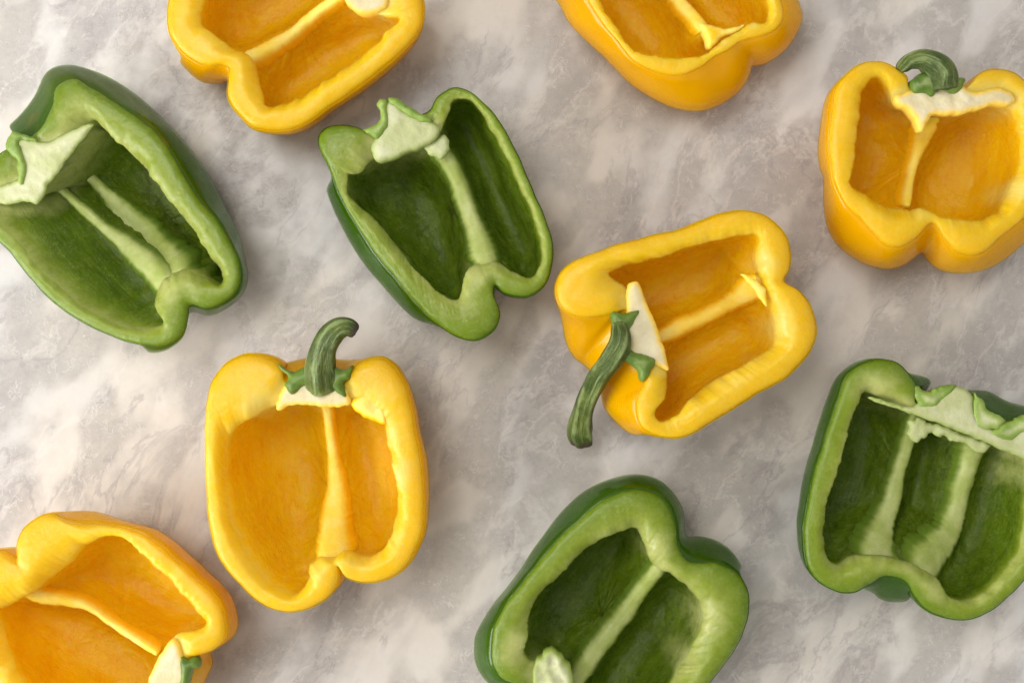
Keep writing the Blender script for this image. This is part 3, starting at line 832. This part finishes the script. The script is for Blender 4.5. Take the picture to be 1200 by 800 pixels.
# yellow half with green stem, right edge
SPECS.append(dict(seed=52.2, color='yellow', crop=(950, 50, .35), h=122, T=(0, 4), group=YG,
    label='yellow pepper half at the upper right edge with a curled green stem on top',
    st=[(340,150,332,215),(322,112,282,200),(270,75,268,158),(210,62,240,120),(160,75,210,126),(112,115,192,158),(84,160,184,200),(70,240,177,260),(64,330,166,340),
        (68,400,152,410),(82,470,138,458,48,480),(110,530,145,474,48,560),(160,580,180,487,65,630),(205,630,220,503,110,688),(245,672,260,518,180,732),
        (290,685,300,533,250,750),(345,662,345,545,310,736),(395,612,385,550,362,702),(420,610,410,560,385,705),(445,650,440,575,410,745),(490,698,480,577,455,760),
        (545,712,530,580,530,756),(595,690,580,582,600,735),(650,640,625,566,665,690),(710,590,650,543,725,620),(750,530,667,500,770,540),(770,450,690,450),
        (778,360,703,380),(775,270,698,290),(760,190,683,228),(720,130,660,207),(665,95,610,212),(610,90,560,228),(562,108,500,240),(520,150,445,245),(430,150,400,238)],
    ribs=[dict(p=[(405,250,85),(380,320,60),(352,390,40),(335,460,34),(325,545,40)], low=0.5, e0=0.8, e1=0.82)],
    pale=[(360,200,80,.9),(640,190,80,.75),(690,490,50,.9),(290,180,50,.6),(370,560,50,.5),(180,240,40,.4),(520,200,80,.8)],
    lumps=[dict(kind='core', p=[(290,178),(335,160),(380,140),(500,138),(545,165),(640,152),(688,185),(668,208),(610,208),(545,228),(480,240),(415,240),(395,262),(372,300),(352,258),(330,225),(288,202)], dz=3, thick=30, dome=5, bumps=5, round=9),
           dict(kind='calyx', p=[(345,160),(340,130),(362,108),(385,96),(455,90),(486,112),(528,118),(512,152),(478,168),(455,150),(430,162),(410,180),(388,165),(365,168)], dz=8, thick=30, dome=7, round=9, tint=lambda k: 0.55 * k)],
    stem=[(440,150,50,0.98),(436,112,48,1.0),(414,80,44,1.02),(375,58,33,1.02),(335,62,27,1.0),(308,80,22,0.97),(294,94,12,0.95)], tip=0.05, ridge=0.06))
# yellow half with long curved stem
SPECS.append(dict(seed=64.4, color='yellow', crop=(640, 240, .375), h=126, T=(-5, 2), group=YG,
    label='yellow pepper half right of centre with the longest curved stem, pointing to the lower left',
    st=[(250,332,300,300,118,500),(200,346,278,262,92,478),(140,351,258,240,68,425),(85,343,238,225,64,365),(44,312,222,215),(33,260,217,208),(48,210,232,202),(90,173,260,192),
        (150,150,300,182),(230,122,345,170),(330,97,400,152),(430,75,450,137),(500,47,520,122),(570,25,590,105),(640,20,655,98),(700,45,663,125),(742,88,652,165),
        (763,140,652,205),(762,200,662,228),(746,238,668,246),(790,268,680,268),(825,310,695,310),(843,370,705,360),(837,430,713,428),(800,490,690,450),(740,545,640,478),
        (660,590,570,518),(590,633,500,562),(520,675,445,607),(450,715,405,652),(390,728,370,672),(340,718,343,662),(300,695,347,630,280,702),(283,650,380,605,235,680),
        (285,600,390,568,190,635),(305,560,382,502,176,600),(320,500,362,450,168,560),(285,415,348,380,138,518)],
    ribs=[dict(p=[(345,420,52),(378,402,50),(430,378,50),(500,347,46),(575,308,48),(640,265,64),(680,240,80)], low=0.42, e0=0.5, e1=0.93)],
    pale=[(680,180,50,.75),(720,380,60,.8),(650,460,50,.6),(490,130,60,.45),(550,540,90,.45),(250,240,70,.6),(640,240,50,.7),(440,600,60,.4)],
    lumps=[dict(kind='core', p=[(255,250),(292,250),(318,320),(345,375),(362,430),(378,480),(384,520),(345,500),(285,480),(245,450),(240,400),(252,340)], dz=4, thick=40, dome=6, bumps=3.5, round=10),
           dict(kind='calyx', p=[(202,340),(258,336),(292,330),(284,352),(262,392),(258,432),(275,458),(318,472),(346,488),(330,520),(308,553),(292,545),(288,518),(250,490),(215,480),(196,440),(214,400)], dz=9, thick=22, dome=7, round=10, tint=lambda k: 0.45 * k),
           dict(kind='membrane', p=[(606,214),(628,220),(655,230),(690,262),(690,320),(668,290),(650,262),(630,242)], dz=-3, thick=10, dome=2, round=5, smooth=False, tint=lambda k: 0.4 * (1 - k))],
    stem=[(228,375,22,1.06),(232,425,32,1.10),(205,480,34,1.02),(162,540,33,0.85),(131,600,31,0.66),(113,660,32,0.50),(107,708,37,0.38),(112,742,30,0.32)], tip=0.10))
# green half cut by the lower edge
SPECS.append(dict(seed=77.7, color='green', crop=(550, 550, .3125), h=128, T=(-6, -4), group=GG,
    label='green pepper half cut off by the bottom edge, dark skin along its upper left side',
    st=[(300,850,300,775),(262,820,285,715),(200,812,248,720),(130,788,222,702,110,800),(88,730,215,685,45,720),(84,650,225,645,36,640),(98,580,240,570,52,590),
        (150,490,250,507,110,500),(230,385,302,445,190,390),(312,288,382,370,270,270),(400,200,462,297,350,168),(485,125,532,260,435,92),(560,88,590,241,520,50),
        (640,78,625,241,612,36),(710,100,645,275,695,62),(752,150,657,320,750,115),(772,210,672,362,785,180),(780,285,712,386,788,255),(815,343,757,402,850,250),
        (870,352,800,440,905,268),(930,352,835,475,955,310),(985,375,858,510,990,375),(1025,415,865,560),(1047,470,857,610),(1045,550,832,670),(1010,650,792,740),
        (950,740,747,810),(880,830,690,890),(800,920,630,960),(710,1000,580,1000),(610,1050,520,1010),(520,1050,460,980),(450,1000,430,930),(430,940,402,880),(360,890,370,825)],
    ribs=[dict(p=[(745,330,60),(705,380,58),(650,450,62),(600,520,70),(540,600,74),(470,690,78),(410,780,76),(370,860,76)], low=0.50, e0=0.95, e1=0.8),
          dict(p=[(600,330,20),(560,420,24),(500,540,26),(440,640,26),(390,740,24)], low=0.22, e0=0.3, e1=0.3)],
    pale=[(690,300,90,.75),(720,385,60,.95),(180,660,90,.85),(880,560,100,.8),(800,720,80,.8),(640,200,90,.3),(820,430,60,.5),(280,480,60,.4)],
    lumps=[dict(kind='core', p=[(250,722),(292,684),(325,680),(350,705),(382,745),(390,800),(380,870),(330,900),(275,850),(240,790)], thick=34, bumps=14, bf=0.09, jag=3, tint=lambda k: 0.55 * (1 - k) + 0.15)]))
# yellow half with upright stem
SPECS.append(dict(seed=85.5, color='yellow', crop=(220, 360, .4625), h=122, T=(8, 2), lean=(40, -8), group=YG,
    label='yellow pepper half left of centre whose hooked green stem stands upright',
    st=[(250,188,250,245,246,152),(238,158,216,258),(215,135,196,275),(180,120,176,290),(140,120,150,302),(100,140,125,318),(70,175,108,338),(50,225,98,370),(42,290,94,410),
        (42,370,96,450),(46,450,102,500),(52,530,115,550),(64,600,138,600),(85,648,165,645),(125,695,195,682),(175,742,235,712),(232,768,262,726),(290,768,285,715),
        (340,745,300,690),(372,712,298,655),(383,680,325,630),(380,655,368,640),(400,682,395,612),(440,697,425,626),(490,692,465,625),(540,665,495,602),(575,620,512,562),
        (595,560,522,510),(598,480,520,450),(591,400,512,395),(577,330,498,345),(567,260,490,300),(550,200,478,290),(525,155,455,282),(490,130,435,270),(450,135,423,258),
        (415,160,405,250,425,146),(395,192,370,248,395,140),(330,192,310,247,320,137)],
    ribs=[dict(p=[(348,225,26),(352,255,26),(360,330,26),(370,400,32),(375,470,46),(370,545,66),(362,620,84),(360,660,90)], low=0.42, e0=0.6, e1=0.95)],
    pale=[(185,250,60,.95),(215,245,45,.9),(535,420,45,.85),(500,580,50,.6),(320,670,45,.6),(440,640,50,.5),(505,330,40,.8),(240,250,50,.7),(470,220,50,.6),(400,560,40,.4)],
    lumps=[dict(kind='core', p=[(222,252),(232,225),(247,196),(285,186),(340,180),(390,198),(412,235),(400,250),(340,252),(290,246),(255,250),(238,258),(226,262)], dz=3, thick=34, dome=5, bumps=3, round=9),
           dict(kind='calyx', p=[(222,146),(262,164),(300,148),(345,140),(390,160),(414,146),(410,182),(394,194),(398,228),(368,212),(345,192),(322,204),(290,200),(262,222),(242,198),(250,176)], dz=9, thick=26, dome=7, round=9, tint=lambda k: 0.3 * k),
           dict(kind='membrane', p=[(413,240),(450,212),(488,178),(500,200),(504,292),(470,286),(436,272)], dz=1, thick=12, dome=4, round=7, bumps=4),
           ],
    stem=[(340,194,40,0.95),(338,172,38,1.02),(337,148,34,1.05),(343,112,29,1.10),(359,76,27,1.15),(382,54,24,1.18),(406,50,20,1.18),(424,60,16,1.16)], tip=0.12, ridge=0.10))
# green half right edge
SPECS.append(dict(seed=91.1, color='green', crop=(930, 410, .4125), h=118, T=(3, -5), lean=(-16, -8), group=GG,
    label='green pepper half at the right edge with three chambers below a long white core',
    st=[(354,150,332,182),(350,105,290,166,408,104),(325,65,250,148),(290,37,225,138),(240,27,212,132),(190,42,203,130),(150,80,195,135),(133,130,185,165),(105,210,163,235),(76,300,140,310),
        (50,390,112,395),(35,480,98,480),(31,560,97,550),(45,622,110,600),(80,662,130,611),(130,686,155,598),(180,685,185,583),(220,662,225,580,225,668),
        (250,645,265,587,240,692),(290,645,305,597,288,706),(325,660,345,605,335,695),(345,695,385,617),(375,730,415,638),(415,755,430,665),(465,766,442,695),(530,757,480,712),
        (600,712,535,695),(660,650,590,645),(710,570,635,585),(735,480,660,500),(745,390,670,400),(735,300,672,330),(700,230,655,305),(650,200,600,283,650,176),(590,200,540,262,585,150),
        (500,150,470,238,525,120),(430,125,400,208)],
    ribs=[dict(p=[(355,170,42),(345,205,42),(325,270,42),(300,350,46),(280,430,54),(255,510,76),(240,580,100),(235,620,100)], low=0.5, e0=0.75, e1=0.95),
          dict(p=[(535,225,66),(525,265,66),(497,345,58),(472,430,60),(450,510,66),(415,565,88),(380,610,100),(370,640,90)], low=0.5, e0=0.75, e1=0.95)],
    pale=[(230,110,70,.8),(240,600,60,.5),(400,670,60,.7),(330,610,70,.6),(640,360,50,.85),(120,380,40,.4),(120,480,50,.4),(180,600,50,.4)],
    lumps=[dict(kind='core', p=[(215,135),(250,140),(330,162),(362,150),(400,128),(460,104),(505,122),(522,190),(560,222),(600,232),(655,215),(700,240),(680,310),(600,284),(500,240),(400,203),(300,168),(240,150)], dz=4, thick=16, dome=4, bumps=2, round=8),
           dict(kind='membrane', mat='core_g', p=[(335,196),(385,205),(440,222),(500,244),(560,262),(540,290),(505,282),(486,262),(450,258),(420,244),(385,240),(360,262),(330,250)], dz=-11, thick=16, dome=2, round=9, bumps=4, bf=0.1, jag=4.5, tint=lambda k: 0.55 - 0.4 * k),
           dict(kind='calyx', mat='calyx_pale', p=[(344,106),(386,120),(400,112),(430,102),(462,98),(440,130),(405,158),(372,166),(356,154)], dz=3, thick=22, dome=2.2, round=9, jag=2.6, tint=lambda k: 0.6 * k, bumps=4),
           dict(kind='calyx', mat='calyx_pale', p=[(518,122),(524,132),(548,150),(552,172),(580,182),(606,204),(582,222),(548,226),(522,214),(512,165)], dz=3, thick=22, dome=2.2, round=9, jag=2.6, tint=lambda k: 0.6 * k, bumps=4),
           dict(kind='calyx', mat='calyx_pale', p=[(562,236),(610,208),(660,188),(720,180),(715,232),(655,236),(620,256),(590,254)], dz=3, thick=22, dome=2.2, round=9, jag=2.6, tint=lambda k: 0.6 * k)]))
# yellow half lower left corner
SPECS.append(dict(seed=99.6, color='yellow', crop=(0, 590, .2624), h=124, T=(10, 8), group=YG,
    label='yellow pepper half in the bottom left corner, its lobed end pointing to the upper left',
    st=[(72,245,180,380),(75,170,250,330),(110,108,310,292),(170,62,345,245),(230,48,400,190),(300,75,450,162,300,56),(400,92,500,150,400,48),(520,100,560,165,490,68),
        (620,128,620,215),(700,180,680,275),(790,262,750,345),(870,335,820,425),(940,400,880,500),(990,470,903,545),(1008,550,880,562),(1000,610,820,565),(950,655,770,580),
        (880,678,745,610),(842,690,715,650,950,690),(840,760,690,720,925,745),(800,850,640,820,880,850),(800,960,600,900),(790,1060,590,970),(730,1130,580,1020),(640,1160,520,1040),(520,1140,430,1000),
        (380,1080,320,950),(220,990,200,870),(80,900,100,800),(-60,780,40,680),(-170,640,0,580),(-230,500,-30,520),(-230,380,-20,500),(-170,280,20,490),(-80,225,60,470),(0,215,110,440),(50,235,150,410)],
    ribs=[dict(p=[(100,390,70),(170,418,64),(280,435,56),(380,458,48),(490,530,42),(600,605,42),(700,670,46)], low=0.55, e0=0.85, e1=0.75)],
    pale=[(775,610,40,.8),(480,150,60,.2)],
    lumps=[dict(kind='core', p=[(660,810),(684,730),(730,650),(770,606),(800,635),(818,690),(828,750),(815,820),(740,880)], dz=6, thick=44, dome=8, round=12),
           dict(kind='calyx', p=[(800,690),(830,705),(868,692),(886,735),(850,748),(838,790),(820,830),(785,850),(800,780)], dz=8, thick=26, dome=7, round=9, tint=lambda k: 0.2 * k)]))
for sp in SPECS:
    pepper(sp)
